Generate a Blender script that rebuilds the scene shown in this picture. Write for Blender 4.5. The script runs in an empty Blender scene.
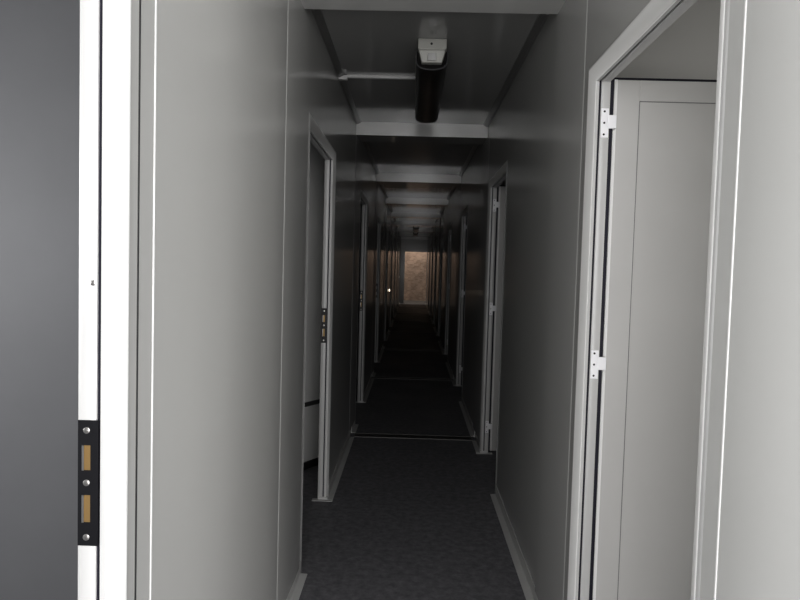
import bpy, bmesh, math
from mathutils import Vector, Matrix

scene = bpy.context.scene
COL = scene.collection

# ------------------------------------------------------------------ dimensions
XL, XR = -0.467, 0.554          # corridor faces of the two walls
T = 0.05                        # sandwich panel thickness
MOD = 2.86                      # width of one container module
BEAM0, BEAMW = 2.428, 0.30     # first ceiling beam and its width
ZBEAM, ZCEIL = 2.40, 2.50
DL, WL = 1.045, 0.90            # far jamb of first left doorway, clear width
DR, WR = 2.167, 0.87            # the same on the right
ZH = 1.988                      # clear height of the doorways
YN, YE = -0.03, 25.62           # near mouth and far end of the corridor
XO = 3.1                        # outer walls of the rooms
YNR = 0.86                      # the right wall starts a little further in, beside the entrance
NL, NR = 9, 8

# ------------------------------------------------------------------ materials
def nodes(name):
    m = bpy.data.materials.new(name); m.use_nodes = True
    nt = m.node_tree
    return m, nt, nt.nodes['Principled BSDF']

def panel_mat(name, col, rough=0.25, var=0.04, spec=0.5, metal=0.0, scale=3.0, bump=0.0, stretch=(1, 1, 1)):
    m, nt, b = nodes(name)
    tc = nt.nodes.new('ShaderNodeTexCoord')
    mp = nt.nodes.new('ShaderNodeMapping'); mp.inputs['Scale'].default_value = stretch
    nz = nt.nodes.new('ShaderNodeTexNoise'); nz.inputs['Scale'].default_value = scale; nz.inputs['Detail'].default_value = 4
    rp = nt.nodes.new('ShaderNodeValToRGB')
    rp.color_ramp.elements[0].position = .3; rp.color_ramp.elements[1].position = .7
    rp.color_ramp.elements[0].color = tuple(c * (1 - var) for c in col) + (1,)
    rp.color_ramp.elements[1].color = tuple(min(1, c * (1 + var)) for c in col) + (1,)
    nt.links.new(tc.outputs['Object'], mp.inputs['Vector']); nt.links.new(mp.outputs['Vector'], nz.inputs['Vector'])
    nt.links.new(nz.outputs['Fac'], rp.inputs['Fac']); nt.links.new(rp.outputs['Color'], b.inputs['Base Color'])
    b.inputs['Roughness'].default_value = rough; b.inputs['Metallic'].default_value = metal
    b.inputs['Specular IOR Level'].default_value = spec
    if bump:
        n2 = nt.nodes.new('ShaderNodeTexNoise'); n2.inputs['Scale'].default_value = 14; n2.inputs['Detail'].default_value = 1
        bp = nt.nodes.new('ShaderNodeBump'); bp.inputs['Strength'].default_value = bump; bp.inputs['Distance'].default_value = .002
        nt.links.new(tc.outputs['Object'], n2.inputs['Vector']); nt.links.new(n2.outputs['Fac'], bp.inputs['Height'])
        nt.links.new(bp.outputs['Normal'], b.inputs['Normal'])
    return m

M_WALL  = panel_mat('painted_wall_panel', (.45, .45, .437), .16, .02, .36, scale=1.2)
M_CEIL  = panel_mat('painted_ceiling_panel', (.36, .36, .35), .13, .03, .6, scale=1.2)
M_BEAM_LIT  = panel_mat('beam_lit_tone', (.60, .60, .585), .14, .02)  # lighter beam tone, carries the light on the fronts and first beam
M_COVE  = panel_mat('coving_reflection_tone', (.17, .17, .165), .3, .03)  # dark tone stands in for the wall's reflection along the ceiling edge
M_FRAME = panel_mat('white_frame_profile', (.86, .86, .845), .25, .02, .5)
M_EDGE = panel_mat('casing_edge_dimmed', (.30, .30, .295), .35, .02)  # darker than the frame paint, dims the slope that catches the light
M_JAMB  = panel_mat('white_jamb_profile', (.52, .52, .51), .35, .02)
M_SEAL  = panel_mat('dark_rubber_seal', (.012, .011, .022), .6, .1)
M_LEAF  = panel_mat('pale_door_leaf', (.56, .555, .54), .4, .02)
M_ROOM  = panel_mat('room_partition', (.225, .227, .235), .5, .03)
M_STRIP = panel_mat('white_joint_strip', (.58, .58, .57), .3, .02)
M_SKIRT = panel_mat('grey_skirting', (.54, .54, .53), .45, .04)
M_FLOORSTEEL = panel_mat('threshold_metal', (.09, .088, .085), .5, .15, metal=.6)
M_BLACK = panel_mat('black_plate', (.012, .012, .014), .35, .2)
M_BRASS = panel_mat('brass_keep', (.32, .22, .10), .4, .15, metal=.5)
M_STEEL = panel_mat('screw_steel', (.55, .54, .52), .3, .1, metal=.9)
M_HINGE = panel_mat('white_hinge', (.86, .86, .87), .4, .02)
M_LAMP  = panel_mat('lamp_housing', (.44, .44, .41), .45, .03)
M_DIFF  = panel_mat('smoky_diffuser', (.014, .013, .013), .35, .2, .2)
M_RAIL = panel_mat('grey_rail', (.07, .07, .07), .5, .1)
M_GROOVE = panel_mat('panel_groove', (.20, .20, .20), .6, .05)
M_DARK  = panel_mat('dark_rail', (.02, .02, .022), .5, .1)
M_HOLE  = panel_mat('screw_hole', (.03, .03, .03), .6, .1)

def floor_mat():
    m, nt, b = nodes('dark_vinyl_floor')
    tc = nt.nodes.new('ShaderNodeTexCoord')
    n1 = nt.nodes.new('ShaderNodeTexNoise'); n1.inputs['Scale'].default_value = 26; n1.inputs['Detail'].default_value = 8; n1.inputs['Roughness'].default_value = .7
    r1 = nt.nodes.new('ShaderNodeValToRGB')
    e = r1.color_ramp.elements
    e[0].position = .36; e[0].color = (.125, .124, .136, 1); e[1].position = .74; e[1].color = (.255, .253, .262, 1)
    n2 = nt.nodes.new('ShaderNodeTexNoise'); n2.inputs['Scale'].default_value = 2.2; n2.inputs['Detail'].default_value = 5
    r2 = nt.nodes.new('ShaderNodeValToRGB')
    r2.color_ramp.elements[0].position = .35; r2.color_ramp.elements[0].color = (.62, .62, .62, 1)
    r2.color_ramp.elements[1].position = .7; r2.color_ramp.elements[1].color = (.45, .45, .45, 1)
    for n in (n1, n2): nt.links.new(tc.outputs['Object'], n.inputs['Vector'])
    nt.links.new(n1.outputs['Fac'], r1.inputs['Fac']); nt.links.new(r1.outputs['Color'], b.inputs['Base Color'])
    nt.links.new(n2.outputs['Fac'], r2.inputs['Fac']); nt.links.new(r2.outputs['Color'], b.inputs['Roughness'])
    b.inputs['Specular IOR Level'].default_value = .2
    return m
M_FLOOR = floor_mat()

def brick_mat():
    m, nt, b = nodes('brown_brick')
    tc = nt.nodes.new('ShaderNodeTexCoord')
    mp = nt.nodes.new('ShaderNodeMapping'); mp.inputs['Rotation'].default_value = (math.pi / 2, 0, 0)
    br = nt.nodes.new('ShaderNodeTexBrick'); br.inputs['Scale'].default_value = 4.2
    br.inputs['Color1'].default_value = (.40, .30, .235, 1); br.inputs['Color2'].default_value = (.27, .19, .145, 1)
    br.inputs['Mortar'].default_value = (.42, .35, .29, 1); br.inputs['Mortar Size'].default_value = .012
    nz = nt.nodes.new('ShaderNodeTexNoise'); nz.inputs['Scale'].default_value = 3; nz.inputs['Detail'].default_value = 6
    mx = nt.nodes.new('ShaderNodeMix'); mx.data_type = 'RGBA'; mx.blend_type = 'MULTIPLY'; mx.inputs['Factor'].default_value = .7
    nt.links.new(tc.outputs['Object'], mp.inputs['Vector']); nt.links.new(mp.outputs['Vector'], br.inputs['Vector'])
    nt.links.new(tc.outputs['Object'], nz.inputs['Vector'])
    nt.links.new(br.outputs['Color'], mx.inputs['A']); nt.links.new(nz.outputs['Fac'], mx.inputs['B'])
    nt.links.new(mx.outputs['Result'], b.inputs['Base Color']); b.inputs['Roughness'].default_value = .85
    return m
M_BRICK = brick_mat()

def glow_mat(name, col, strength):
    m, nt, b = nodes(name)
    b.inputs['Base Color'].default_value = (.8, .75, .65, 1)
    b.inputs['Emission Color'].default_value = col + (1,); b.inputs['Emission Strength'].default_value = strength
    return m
M_GLOW = glow_mat('glint_glow', (1, .86, .68), 2.6)  # emission standing in for a glint on door metal

# ------------------------------------------------------------------ helpers
def bx(bm, x0, x1, y0, y1, z0, z1):
    x0, x1 = sorted((x0, x1)); y0, y1 = sorted((y0, y1)); z0, z1 = sorted((z0, z1))
    v = [bm.verts.new((x, y, z)) for z in (z0, z1) for y in (y0, y1) for x in (x0, x1)]
    for f in ((0, 2, 3, 1), (4, 5, 7, 6), (0, 1, 5, 4), (2, 6, 7, 3), (0, 4, 6, 2), (1, 3, 7, 5)):
        bm.faces.new([v[i] for i in f])

def prism(bm, prof, axis, a0, a1, closed=True):
    """extrude a 2-D profile along an axis: 'y' -> (x,z) profile, 'z' -> (x,y), 'x' -> (y,z)"""
    def P(p, a):
        return {'y': (p[0], a, p[1]), 'z': (p[0], p[1], a), 'x': (a, p[0], p[1])}[axis]
    A = [bm.verts.new(P(p, a0)) for p in prof]; B = [bm.verts.new(P(p, a1)) for p in prof]
    n = len(prof)
    for i in range(n if closed else n - 1):
        j = (i + 1) % n
        bm.faces.new((A[i], A[j], B[j], B[i]))
    if closed:
        bm.faces.new(A); bm.faces.new(B[::-1])

def disc(bm, c, axis, r, h, seg=16, dome=.35):
    """small round head: cylinder with a domed cap along +/-axis"""
    ax = Vector(axis).normalized()
    u = ax.orthogonal().normalized(); w = ax.cross(u)
    rings = []
    for rr, hh in ((r, 0), (r, h * (1 - dome)), (r * .7, h * .92)):
        rings.append([bm.verts.new(Vector(c) + ax * hh + (u * math.cos(t) + w * math.sin(t)) * rr)
                      for t in [2 * math.pi * i / seg for i in range(seg)]])
    for a, b in zip(rings, rings[1:]):
        for i in range(seg):
            j = (i + 1) % seg
            bm.faces.new((a[i], a[j], b[j], b[i]))
    bm.faces.new(rings[-1]); bm.faces.new(rings[0][::-1])

def obj(name, bm, mat, parent=None, bevel=0.0, seg=2, smooth=False, loc=None):
    bmesh.ops.recalc_face_normals(bm, faces=bm.faces)
    me = bpy.data.meshes.new(name)
    if loc:
        bmesh.ops.translate(bm, verts=bm.verts, vec=-Vector(loc))
    bm.to_mesh(me); bm.free()
    me.materials.append(mat)
    o = bpy.data.objects.new(name, me); COL.objects.link(o)
    if loc: o.location = loc
    if parent: o.parent = parent
    if smooth:
        for p in me.polygons: p.use_smooth = True
        try: me.set_sharp_from_angle(angle=math.radians(40))
        except Exception: pass
    if bevel:
        m = o.modifiers.new('bevel', 'BEVEL'); m.width = bevel; m.segments = seg
        m.limit_method = 'ANGLE'; m.angle_limit = math.radians(40)
    return o

def tag(o, label=None, cat=None, group=None, kind=None):
    if label: o['label'] = label
    if cat: o['category'] = cat
    if group: o['group'] = group
    if kind: o['kind'] = kind
    return o

def empty(name, loc, label, cat, group=None, kind=None):
    o = bpy.data.objects.new(name, None); COL.objects.link(o); o.location = loc
    o.empty_display_size = .1
    return tag(o, label, cat, group, kind)

def child(name, bm, mat, root, **k):
    """part built in world coordinates, hung under a root that sits at root.location"""
    off = Vector((0, 0, 0)); r = root
    while r is not None:
        off += r.location; r = r.parent
    bmesh.ops.translate(bm, verts=bm.verts, vec=-off)
    return obj(name, bm, mat, root, **k)

N = bmesh.new
ORD = ['first', 'second', 'third', 'fourth', 'fifth', 'sixth', 'seventh', 'eighth', 'ninth']

# ------------------------------------------------------------------ floor
bm = N(); bx(bm, -XO, .554, YN, YNR, -.08, 0); bx(bm, -XO, XO, YNR, YE + .05, -.08, 0)
tag(obj('floor', bm, M_FLOOR), 'dark charcoal mottled vinyl floor running down the corridor', 'floor', kind='structure')

# threshold strips where two modules meet
for k in range(0, 9):
    y = BEAM0 + BEAMW / 2 + k * MOD
    if k == 0: continue
    bm = N()
    bx(bm, XL + .035, XR - .035, y - .055, y + .055, 0, .003)
    prism(bm, [(y - .062, 0), (y - .060, .006), (y - .052, .006), (y - .050, 0)], 'x', XL + .032, XR - .032)
    prism(bm, [(y + .050, 0), (y + .052, .006), (y + .060, .006), (y + .062, 0)], 'x', XL + .032, XR - .032)
    tag(obj('trim_%d' % k, bm, M_FLOORSTEEL), 'thin metal joint strip across the floor, %s one from the camera' % ORD[k - 1],
        'floor strip', kind='structure')

# ------------------------------------------------------------------ ceiling
ceil = N(); bx(ceil, -XO, .554, YN, YNR, ZCEIL, ZCEIL + .1); bx(ceil, -XO, XO, YNR, YE + .05, ZCEIL, ZCEIL + .1)
ceil = tag(obj('ceiling', ceil, M_CEIL), 'glossy grey metal ceiling recessed between flat cross beams', 'ceiling', kind='structure')
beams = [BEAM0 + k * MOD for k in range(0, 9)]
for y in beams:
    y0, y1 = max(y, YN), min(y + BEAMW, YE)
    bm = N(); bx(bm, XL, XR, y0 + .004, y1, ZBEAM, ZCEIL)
    be = obj('beam', bm, M_BEAM_LIT if y < 3 else M_CEIL, ceil)  # beams past the first get a darker tone for their shaded undersides
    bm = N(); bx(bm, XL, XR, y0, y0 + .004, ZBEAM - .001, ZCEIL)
    obj('beam_lit_face', bm, M_BEAM_LIT, be)  # thin lighter skin paints the lit front of the beam
for y in [YN - BEAMW] + beams[:-1]:
    for side in (-1, 1):
        xw = XL if side < 0 else XR
        bm = N()
        c = .034
        pr = [(xw, ZCEIL), (xw - side * c, ZCEIL), (xw - side * c, ZCEIL - .006), (xw - side * .012, ZCEIL - .018), (xw, ZCEIL - .018)]
        prism(bm, pr, 'y', y + BEAMW if y > 0 else (YN if side < 0 else YNR), (y + MOD) if y > 0 else BEAM0)
        obj('coving', bm, M_COVE, ceil)

# ------------------------------------------------------------------ corridor walls
def openings(side):
    d, w, n = (DL, WL, NL) if side < 0 else (DR, WR, NR)
    return [(d - w + k * MOD, d + k * MOD) for k in range(n)]

def wall(name, side, label):
    xw = XL if side < 0 else XR
    xo = xw + side * T
    bm = N(); y = YN if side < 0 else YNR
    M = .028                                   # the panel stops behind the frame profile
    for a, b in openings(side):
        bx(bm, xw, xo, y, a - M, 0, ZCEIL)
        bx(bm, xw, xo, a - M, b + M, ZH + M, ZCEIL)
        y = b + M
    bx(bm, xw, xo, y, YE, 0, ZCEIL)
    w = tag(obj(name, bm, M_WALL), label, 'wall', kind='structure')
    def strip(y, wd, t, mat, z1=ZBEAM, nm='joint_strip', z0=.0):
        s = N()
        prism(s, [(xw, y - wd / 2), (xw - side * t, y - wd * .3), (xw - side * t, y + wd * .3), (xw, y + wd / 2)], 'z', z0, z1)
        return obj(nm, s, mat, w)
    for k in range(0, 9):                      # cover plates over the joint between two modules
        y0, y1 = ((2.43, 2.87) if side < 0 else (2.29, 2.745))
        y0 += k * MOD; y1 += k * MOD
        y1 = min(y1, YE)
        if y1 - y0 < .1: continue
        s = N(); p = .009
        prism(s, [(xw, y0 - .006), (xw - side * .0012, y0 - .004), (xw - side * .0016, y0 + .004), (xw - side * (p * .5), y0 + .15),
                  (xw - side * p, y0 + .34), (xw - side * p, y1 - .002), (xw - side * (p - .002), y1), (xw, y1)], 'z', .060, ZBEAM)
        obj('joint_cover', s, M_WALL, w, smooth=True)
    # flange and white line beside the nearest door frame
    if side < 0:
        strip(1.139, .006, .0012, M_HOLE, nm='joint_groove', z0=.062)
        strip(1.208, .006, .0018, M_STRIP, nm='white_joint_strip', z0=.062)
    else:
        strip(1.180, .007, .0018, M_STRIP, nm='white_joint_strip', z0=.062)
    return w
wall('wall_left', -1, 'long glossy grey panel wall on the left of the corridor')
wall('wall_right', 1, 'long glossy grey panel wall on the right of the corridor')

# skirting: an angle strip with a floor leg and an upstand, between doorways
def skirting(side):
    xw = XL if side < 0 else XR
    segs = []; y = YN if side < 0 else YNR
    for a, b in openings(side):
        segs.append((y, a - .062)); y = b + .0
    segs.append((y, YE))
    bm = N()
    for i, (a, b) in enumerate(segs):
        cuts = [BEAM0 + BEAMW / 2 + k * MOD for k in range(0, 9)]
        pts = [a]
        for c in cuts:
            if a + .1 < c < b - .1 and c > 4: pts += [c - .07, c + .07]
        pts.append(b)
        for p, q in zip(pts[::2], pts[1::2]):
            if q - p < .02: continue
            p2 = p + (.058 if i and p == a else 0)
            pr = [(xw, 0), (xw - side * .036, 0), (xw - side * .036, .002), (xw - side * .034, .003), (xw - side * .005, .004),
                  (xw - side * .004, .006), (xw - side * .004, .055), (xw - side * .002, .058), (xw, .058)]
            prism(bm, pr, 'y', p2, q)
            if i and p == a:                   # the floor leg runs in front of the casing to the door corner
                bx(bm, xw - side * .001, xw - side * .036, p, p2, 0, .004)
    nm = 'left' if side < 0 else 'right'
    tag(obj('baseboard_' + nm, bm, M_SKIRT), 'pale grey angle skirting along the foot of the %s corridor wall' % nm,
        'skirting', kind='structure')
skirting(-1); skirting(1)

# ------------------------------------------------------------------ doorways
def sweep_frame(bm, prof, side, a, b):
    """prof: (u outward from the opening, d into the wall). Mitred round near jamb, head, far jamb."""
    xw = XL if side < 0 else XR
    rings = []
    for st in range(4):
        ring = []
        for u, d in prof:
            x = xw + side * d
            y = (a - u) if st < 2 else (b + u)
            z = 0 if st in (0, 3) else ZH + u
            ring.append(bm.verts.new((x, y, z)))
        rings.append(ring)
    n = len(prof)
    for p, q in zip(rings, rings[1:]):
        for i in range(n):
            j = (i + 1) % n
            bm.faces.new((p[i], p[j], q[j], q[i]))
    bm.faces.new(rings[0]); bm.faces.new(rings[-1][::-1])

CASING = [(0, .0095), (.0012, .0078), (.005, .0058), (.041, -.0046), (.0445, -.0052), (.048, -.0048),
          (.048, .006), (.026, .0095)]
CASING_EDGE = [(.048, -.0046), (.0535, -.0026), (.057, 0), (.048, .0)]
STOP = [(0, .0095), (0, .019), (.026, .019), (.026, .0095)]
SEAL = [(.006, .019), (.006, .026), (.026, .026), (.026, .019)]
JAMB = [(.0015, .026), (.0, .028), (.0, .053), (.0015, .055), (.026, .055), (.026, .026)]

door_no = 0
def doorway(side, k, label):
    global door_no
    door_no += 1
    a, b = openings(side)[k]
    xw = XL if side < 0 else XR
    root = empty('door_%d' % door_no, (xw, (a + b) / 2, 0), label, 'doorway', kind='structure')
    bm = N(); sweep_frame(bm, CASING, side, a, b); child('casing', bm, M_FRAME, root, smooth=True)
    bm = N(); sweep_frame(bm, CASING_EDGE, side, a, b); child('casing_edge_dimmed', bm, M_EDGE, root)
    bm = N(); sweep_frame(bm, STOP, side, a, b); child('door_stop', bm, M_JAMB, root)
    bm = N(); sweep_frame(bm, SEAL, side, a, b); child('rubber_seal', bm, M_SEAL, root)
    bm = N(); sweep_frame(bm, JAMB, side, a, b); jamb = child('jamb', bm, M_JAMB, root, smooth=True)
    bm = N()                                   # flat foot strip turning into the doorway under the far jamb
    def XX(d): return xw + side * d
    prism(bm, [(XX(-.036), b - .004), (XX(-.036), b - .030), (XX(.085), b - .030), (XX(.085), b + .01), (XX(.03), b + .01), (XX(.03), b - .004)], 'z', 0, .0035)
    bx(bm, XX(-.004), XX(.05), b - .006, b + .02, 0, .016)
    child('foot_plate', bm, M_SKIRT, root)
    if side < 0:
        # strike plate on the far jamb, facing the camera
        def X(d): return xw + side * d
        z0, z1 = .930, 1.132
        bm = N()
        # plate as a ladder round its two slots
        sl = [(.968, 1.012), (1.052, 1.092)]
        y1, y0 = b - .0015, b + .001
        d0, d1, s0, s1 = .0215, .054, .034, .046
        zz = [z0, sl[0][0], sl[0][1], sl[1][0], sl[1][1], z1]
        for i in range(0, 5, 2): bx(bm, X(d0), X(d1), y1, y0, zz[i], zz[i + 1])
        for p, q in sl:
            bx(bm, X(d0), X(s0), y1, y0, p, q); bx(bm, X(s1), X(d1), y1, y0, p, q)
        pl = child('strike_plate', bm, M_BLACK, root)
        tag(pl, 'black strike plate with two slots')
        if k < 3:
            for p, q in sl:
                bm = N(); bx(bm, X(s0), X(s1), b - .0006, b + .0005, p, q)
                child('latch_keep', bm, M_BRASS, pl)
                bm = N(); prism(bm, [(X(s1), b - .0006), (X(s1 - .0025), b - .0035), (X(s1 + .001), b - .0035), (X(s1 + .002), b - .0006)], 'z', p, q)
                child('keep_lip', bm, M_STEEL, pl)
            for z in (.944, 1.032, 1.116):
                bm = N(); disc(bm, (X(.040), b - .0014, z), (0, -1, 0), .0052, .0024)
                child('screw', bm, M_STEEL, pl, smooth=True)
            bm = N(); disc(bm, (X(.031), b - .0002, 1.349), (0, -1, 0), .0042, .0022)
            child('screw', bm, M_STEEL, root, smooth=True)
    else:
        # leaf swung a right angle into the room, hung on the far jamb
        lx0, lx1 = xw + .074, xw + .074 + .835
        ly = b + .028; th = .038
        bm = N()
        zt, zb = ZH + .014, .012
        bw_s, bw_t = .082, .066
        # border frame and a very slightly sunk centre field
        bx(bm, lx0, lx0 + bw_s, ly, ly + th, zb, zt); bx(bm, lx1 - bw_s, lx1, ly, ly + th, zb, zt)
        bx(bm, lx0 + bw_s, lx1 - bw_s, ly, ly + th, zt - bw_t, zt); bx(bm, lx0 + bw_s, lx1 - bw_s, ly, ly + th, zb, zb + bw_t)
        leaf = child('leaf', bm, M_LEAF, root, bevel=.0015)
        bm = N(); bx(bm, lx0 + bw_s - .002, lx1 - bw_s + .002, ly + .003, ly + th - .003, zb + bw_t - .002, zt - bw_t + .002)
        child('panel', bm, M_LEAF, leaf)
        bm = N()
        g0, g1, gz0, gz1, w_ = lx0 + bw_s, lx1 - bw_s, zb + bw_t, zt - bw_t, .0022
        yy0, yy1 = ly + .0012, ly + .004
        bx(bm, g0, g0 + w_, yy0, yy1, gz0, gz1); bx(bm, g1 - w_, g1, yy0, yy1, gz0, gz1)
        bx(bm, g0, g1, yy0, yy1, gz1 - w_, gz1); bx(bm, g0, g1, yy0, yy1, gz0, gz0 + w_)
        child('panel_groove', bm, M_GROOVE, leaf)
        bm = N(); bx(bm, xw + .056, lx0 - .007, b + .006, b + .02, 0, ZH + .02)
        child('gap_seal_shade', bm, M_SEAL, root)  # seal widened into a dark strip that paints the gap's shade
        bm = N(); prism(bm, [(lx0 - .004, ly + .004), (lx0 - .006, ly + .010), (lx0 - .006, ly + th - .006), (lx0, ly + th), (lx0, ly)], 'z', zb, zt)
        bx(bm, lx0, lx0 + .010, ly - .0025, ly, zb, zt)
        child('edge_profile', bm, M_FRAME, leaf)
        bm = N()
        bx(bm, lx0 + .0, lx1, ly + .012, ly + th - .006, zt, zt + .010)
        child('top_seal', bm, M_SEAL, leaf)
        for zc in (.20, 1.09, 1.858):
            bm = N()
            hy = b - .003
            bx(bm, xw + .028, xw + .052, hy, b + .0005, zc - .046, zc + .046)
            bx(bm, xw + .050, lx0 + .002, hy - .002, hy + .004, zc - .017, zc + .025)
            bx(bm, lx0 - .006, lx0 + .002, hy, ly - .003, zc - .017, zc + .025)
            h = child('hinge', bm, M_HINGE, root, bevel=.0012)
            tag(h, 'white hinge plate')
            if k < 2:
                for dz in (-.036, 0, .036):
                    s = N(); disc(s, (xw + .038, hy + .0002, zc + dz), (0, -1, 0), .0032, .0012)
                    child('screw', s, M_HOLE, h)
    return root

LN = ['wide open doorway at the left edge, nearest the camera, with white frame and black strike plate',
      'second open doorway on the left wall, white frame and tall grey panel inside',
      'third open doorway on the left wall, thin white frame in the dark']
for k in range(NL):
    doorway(-1, k, LN[k] if k < 3 else '%s open doorway along the dark left wall counted from the camera' % ORD[k])
RN = ['large open doorway at right nearest the camera, pale door swung inside on white hinges',
      'second open doorway on the right wall, white frame with hinges in the shade',
      'third open doorway on the right wall, thin white frame in the dark']
for k in range(NR):
    doorway(1, k, RN[k] if k < 3 else '%s open doorway along the dark right wall counted from the camera' % ORD[k])

# ------------------------------------------------------------------ the rooms either side
def shell(name, boxes, mat, label, cat='wall'):
    bm = N()
    for b in boxes: bx(bm, *b)
    return tag(obj(name, bm, mat), label, cat, kind='structure')
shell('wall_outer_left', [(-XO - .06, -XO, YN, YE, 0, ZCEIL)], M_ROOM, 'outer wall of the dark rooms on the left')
shell('wall_outer_right', [(XO, XO + .06, YNR, YE, 0, ZCEIL)], M_ROOM, 'outer wall of the rooms on the right')
PY = BEAM0 + BEAMW / 2
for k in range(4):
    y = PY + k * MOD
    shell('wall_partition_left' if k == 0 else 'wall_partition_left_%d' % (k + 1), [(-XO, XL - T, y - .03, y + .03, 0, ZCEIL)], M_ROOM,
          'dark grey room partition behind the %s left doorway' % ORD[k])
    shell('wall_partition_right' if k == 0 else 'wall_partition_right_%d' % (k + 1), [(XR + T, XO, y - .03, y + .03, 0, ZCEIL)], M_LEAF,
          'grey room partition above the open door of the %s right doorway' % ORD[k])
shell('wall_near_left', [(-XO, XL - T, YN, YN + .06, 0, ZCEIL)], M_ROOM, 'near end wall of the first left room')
shell('wall_near_right', [(XR + T, XO, YNR, YNR + .06, 0, ZCEIL)], M_ROOM, 'near end wall of the first right room')

# grey panel with a dark rail just inside the second left doorway
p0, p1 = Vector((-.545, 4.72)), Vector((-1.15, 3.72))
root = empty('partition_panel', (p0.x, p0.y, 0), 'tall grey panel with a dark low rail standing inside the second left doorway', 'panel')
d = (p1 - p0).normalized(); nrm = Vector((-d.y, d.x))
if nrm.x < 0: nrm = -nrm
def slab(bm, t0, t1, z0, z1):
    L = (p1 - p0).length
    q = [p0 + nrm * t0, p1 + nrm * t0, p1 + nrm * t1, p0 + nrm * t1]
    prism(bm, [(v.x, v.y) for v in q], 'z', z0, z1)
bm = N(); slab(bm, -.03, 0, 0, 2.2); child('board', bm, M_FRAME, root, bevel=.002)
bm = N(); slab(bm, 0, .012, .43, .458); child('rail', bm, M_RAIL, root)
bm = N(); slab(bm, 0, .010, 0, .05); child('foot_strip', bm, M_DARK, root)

# ------------------------------------------------------------------ far end: exit opening and brick wall beyond
ex0, ex1, ezh = -.30, .535, 1.95
shell('wall_end', [(-XO, ex0, YE, YE + .06, 0, ZCEIL), (ex1, XO, YE, YE + .06, 0, ZCEIL), (ex0, ex1, YE, YE + .06, ezh, ZCEIL)], M_WALL,
      'dark end wall of the corridor around the open exit')
shell('ground', [(-4, 4, YE + .05, 30, -.1, -.02)], M_FLOORSTEEL, 'dim ground outside the far exit', 'ground')
shell('wall_brick', [(-4, 4, 27.9, 28.1, -.02, 5)], M_BRICK, 'sunlit brown brick wall outside the far exit')

# ------------------------------------------------------------------ ceiling lamps with their cable trunking
LX = .066
def make_lamp():
    y0, y1 = 3.34, 4.64
    root = empty('ceiling_light', (LX, y0, ZCEIL), 'x', 'ceiling light')
    bm = N()
    prism(bm, [(LX - .070, ZCEIL), (LX + .070, ZCEIL), (LX + .070, 2.452), (LX + .064, 2.446), (LX - .064, 2.446), (LX - .070, 2.452)], 'y', y0, y1)
    child('housing', bm, M_LAMP, root, bevel=.004)
    # moulded end block below the housing, tapering down
    bm = N()
    A = [(LX - .066, 2.447), (LX + .066, 2.447), (LX + .050, 2.392), (LX - .050, 2.392)]
    va = [bm.verts.new((x, y0 + .006, z)) for x, z in A[:2]] + [bm.verts.new((x, y0 + .028, z)) for x, z in A[2:]]
    vb = [bm.verts.new((x, y0 + .075, z)) for x, z in A]
    for i in range(4):
        j = (i + 1) % 4; bm.faces.new((va[i], va[j], vb[j], vb[i]))
    bm.faces.new(va); bm.faces.new(vb[::-1])
    ec = child('end_cap', bm, M_LAMP, root, bevel=.005)
    bm = N(); disc(bm, (LX - .004, y0 + .0005, 2.474), (0, -1, 0), .006, .003)
    child('screw', bm, M_HOLE, ec)
    bm = N(); bx(bm, LX - .022, LX + .022, y0 + .010, y0 + .03, 2.400, 2.436)
    child('cable_gland', bm, M_JAMB, ec, bevel=.004)
    # U-shaped smoky diffuser, ribbed along its length
    bm = N(); pr = [(LX - .078, 2.456)]
    n = 14
    for i in range(n + 1):
        t = math.pi * i / n
        pr.append((LX - math.cos(t) * .078, 2.412 - (math.sin(t) ** .6) * .050))
    pr.append((LX + .078, 2.456))
    A = [bm.verts.new((x, y0 + .05, z)) for x, z in pr]; B = [bm.verts.new((x, y1 - .015, z)) for x, z in pr]
    C = [bm.verts.new((LX + (x - LX) * .9, y1, 2.44 + (z - 2.44) * .85)) for x, z in pr]
    for P, Q in ((A, B), (B, C)):
        for i in range(len(pr) - 1): bm.faces.new((P[i], P[i + 1], Q[i + 1], Q[i]))
    bm.faces.new(C)
    # front lip closes onto the end block
    D = [bm.verts.new((LX + (x - LX) * .86, y0 + .062, 2.45 + (z - 2.45) * .72)) for x, z in pr]
    for i in range(len(pr) - 1): bm.faces.new((A[i], D[i], D[i + 1], A[i + 1]))
    bm.faces.new(D)
    df = child('diffuser', bm, M_DIFF, root, smooth=True)
    tag(df, 'smoky dark diffuser')
    bm = N()                                   # pale rim line round the mouth of the diffuser
    q = [(LX + (x - LX) * 1.02, 2.45 + (z - 2.45) * 1.03) for x, z in pr]
    A = [bm.verts.new((x, y0 + .044, z)) for x, z in q]; B = [bm.verts.new((x, y0 + .052, z)) for x, z in q]
    A2 = [bm.verts.new((LX + (x - LX) * .93, y0 + .044, 2.45 + (z - 2.45) * .92)) for x, z in q]
    for i in range(len(q) - 1):
        bm.faces.new((A[i], A[i + 1], B[i + 1], B[i])); bm.faces.new((A2[i], A2[i + 1], A[i + 1], A[i]))
    child('rim', bm, M_DARK, df, smooth=True)
    bm = N()
    for s in (-1, 1):
        prism(bm, [(LX + s * .0775, 2.43), (LX + s * .081, 2.432), (LX + s * .081, 2.438), (LX + s * .0775, 2.44)], 'y', y0 + .06, y1 - .03)
    child('edge_highlight', bm, M_LAMP, df)  # pale strips paint the highlights along both diffuser edges
    for s in (-1, 1):
        for yy in (y0 + .25, y0 + .65, y0 + 1.05):
            bm = N(); bx(bm, LX + s * .070, LX + s * .081, yy, yy + .022, 2.44, 2.472)
            child('clip', bm, M_DARK, root, bevel=.002)
    return root

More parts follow.
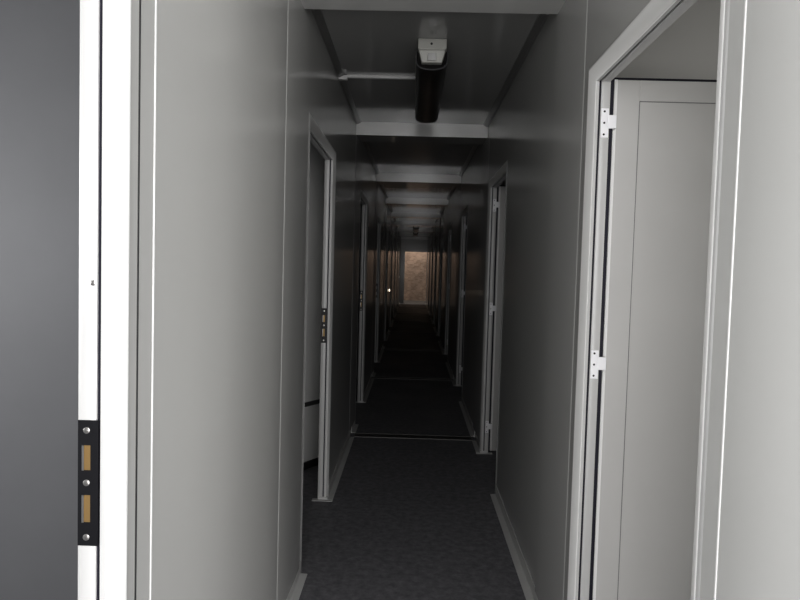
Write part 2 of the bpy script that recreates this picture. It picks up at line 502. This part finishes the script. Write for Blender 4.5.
def make_trunk():
    y = 4.01
    root = empty('cable_trunking', (XL, y, ZCEIL), 'x', 'cable trunking')
    bm = N()
    prism(bm, [(y - .013, ZCEIL), (y - .013, ZCEIL - .014), (y - .010, ZCEIL - .017), (y + .010, ZCEIL - .017), (y + .013, ZCEIL - .014), (y + .013, ZCEIL)], 'x', XL + .052, LX - .072)
    child('duct', bm, M_STRIP, root)
    bm = N(); bx(bm, XL + .002, XL + .054, y - .016, y + .016, ZCEIL - .029, ZCEIL - .004)
    child('end_joint', bm, M_STRIP, root, bevel=.002)
    return root

def dup(o, parent=None):
    c = o.copy(); COL.objects.link(c)
    if parent: c.parent = parent
    for ch in list(o.children): dup(ch, c)
    return c

lamp0, trunk0 = make_lamp(), make_trunk()
lamp_labels = {0: 'grey fluorescent ceiling light with dark smoky diffuser, nearest the camera',
               5: 'small far ceiling light deep in the dark corridor, nearer of the two far ones',
               6: 'farthest small ceiling light, just above the distant exit'}
trunk_labels = {0: 'white cable trunking across the ceiling from left wall to the nearest ceiling light',
                5: 'white cable trunking beside the nearer of the two far ceiling lights',
                6: 'white cable trunking beside the farthest ceiling light'}
for m in (0, 5, 6):
    for src, lab, grp in ((lamp0, lamp_labels, 'ceiling lights along the corridor'), (trunk0, trunk_labels, 'cable trunking runs on the ceiling')):
        o = src if m == 0 else dup(src)
        o.location.y += m * MOD
        o['label'] = lab[m]; o['group'] = grp

# tiny glowing disc standing in for a metal glint on the far left wall
root = empty('door_glint', (XL, 13.19, .905), 'tiny bright glint low on the far left wall, an added glowing disc', 'added glint disc')
bm = N(); bx(bm, XL, XL + .016, 13.155, 13.225, .865, .945); child('glint_backing', bm, M_DARK, root, bevel=.004)  # added dark backing for the glowing disc
bm = N(); disc(bm, (XL + .014, 13.19, .912), (1, -.5, 0), .024, .022, dome=.5); child('lens', bm, M_GLOW, root, smooth=True)  # glowing disc added to paint the glint

# ------------------------------------------------------------------ camera
cd = bpy.data.cameras.new('camera'); cam = bpy.data.objects.new('camera', cd); COL.objects.link(cam)
F, PITCH, ROLL, YAW, H = 673.75, .0501, .0276, .0172, 1.3885
cd.sensor_fit = 'HORIZONTAL'; cd.sensor_width = 36; cd.lens = F / 800 * 36
cd.clip_start = .02; cd.clip_end = 200
fwd = Vector((-math.sin(YAW) * math.cos(PITCH), math.cos(YAW) * math.cos(PITCH), -math.sin(PITCH)))
right0 = Vector((math.cos(YAW), math.sin(YAW), 0)); up0 = right0.cross(fwd)
right = right0 * math.cos(ROLL) + up0 * math.sin(ROLL)
up = right.cross(fwd)
R = Matrix((right, up, -fwd)).transposed().to_4x4()
cam.matrix_world = Matrix.Translation((0, 0, H)) @ R
scene.camera = cam

# ------------------------------------------------------------------ light
def area(name, loc, target, sx, sy, power, col):
    l = bpy.data.lights.new(name, 'AREA'); l.shape = 'RECTANGLE'; l.size = sx; l.size_y = sy; l.energy = power; l.color = col
    o = bpy.data.objects.new(name, l); COL.objects.link(o); o.location = loc
    o.rotation_euler = (Vector(target) - Vector(loc)).to_track_quat('-Z', 'Y').to_euler()
    return o
area('entrance_daylight', (.3, -1.3, 1.5), (.3, 5, 1.4), 6.0, 2.4, 330, (1, .988, .992))
area('right_room_fill', (XO - .05, 1.5, 1.5), (0, 1.5, 1.35), 1.0, 1.1, 22, (1, .985, .95))  # added fill inside the windowless right room, brightens the door leaf
area('left_room_fill', (-XO + .05, .65, 1.5), (0, .65, 1.4), 1.1, 1.2, 50, (.99, .99, 1))  # added fill inside the windowless left room, brightens partition and right wall
area('exit_daylight', (.2, 26.6, 4.2), (.1, 27.9, 1.4), 3, 1.2, 185, (1, .93, .85))

w = bpy.data.worlds.new('world'); scene.world = w; w.use_nodes = True
bg = w.node_tree.nodes['Background']; bg.inputs['Color'].default_value = (.75, .85, 1, 1); bg.inputs['Strength'].default_value = .12

scene.view_settings.view_transform = 'Standard'
scene.view_settings.look = 'None'
scene.view_settings.exposure = 0.24; scene.view_settings.gamma = .81
scene.cycles.max_bounces = 12; scene.cycles.diffuse_bounces = 6; scene.cycles.glossy_bounces = 8
scene.cycles.use_denoising = True
scene.cycles.sample_clamp_indirect = 4
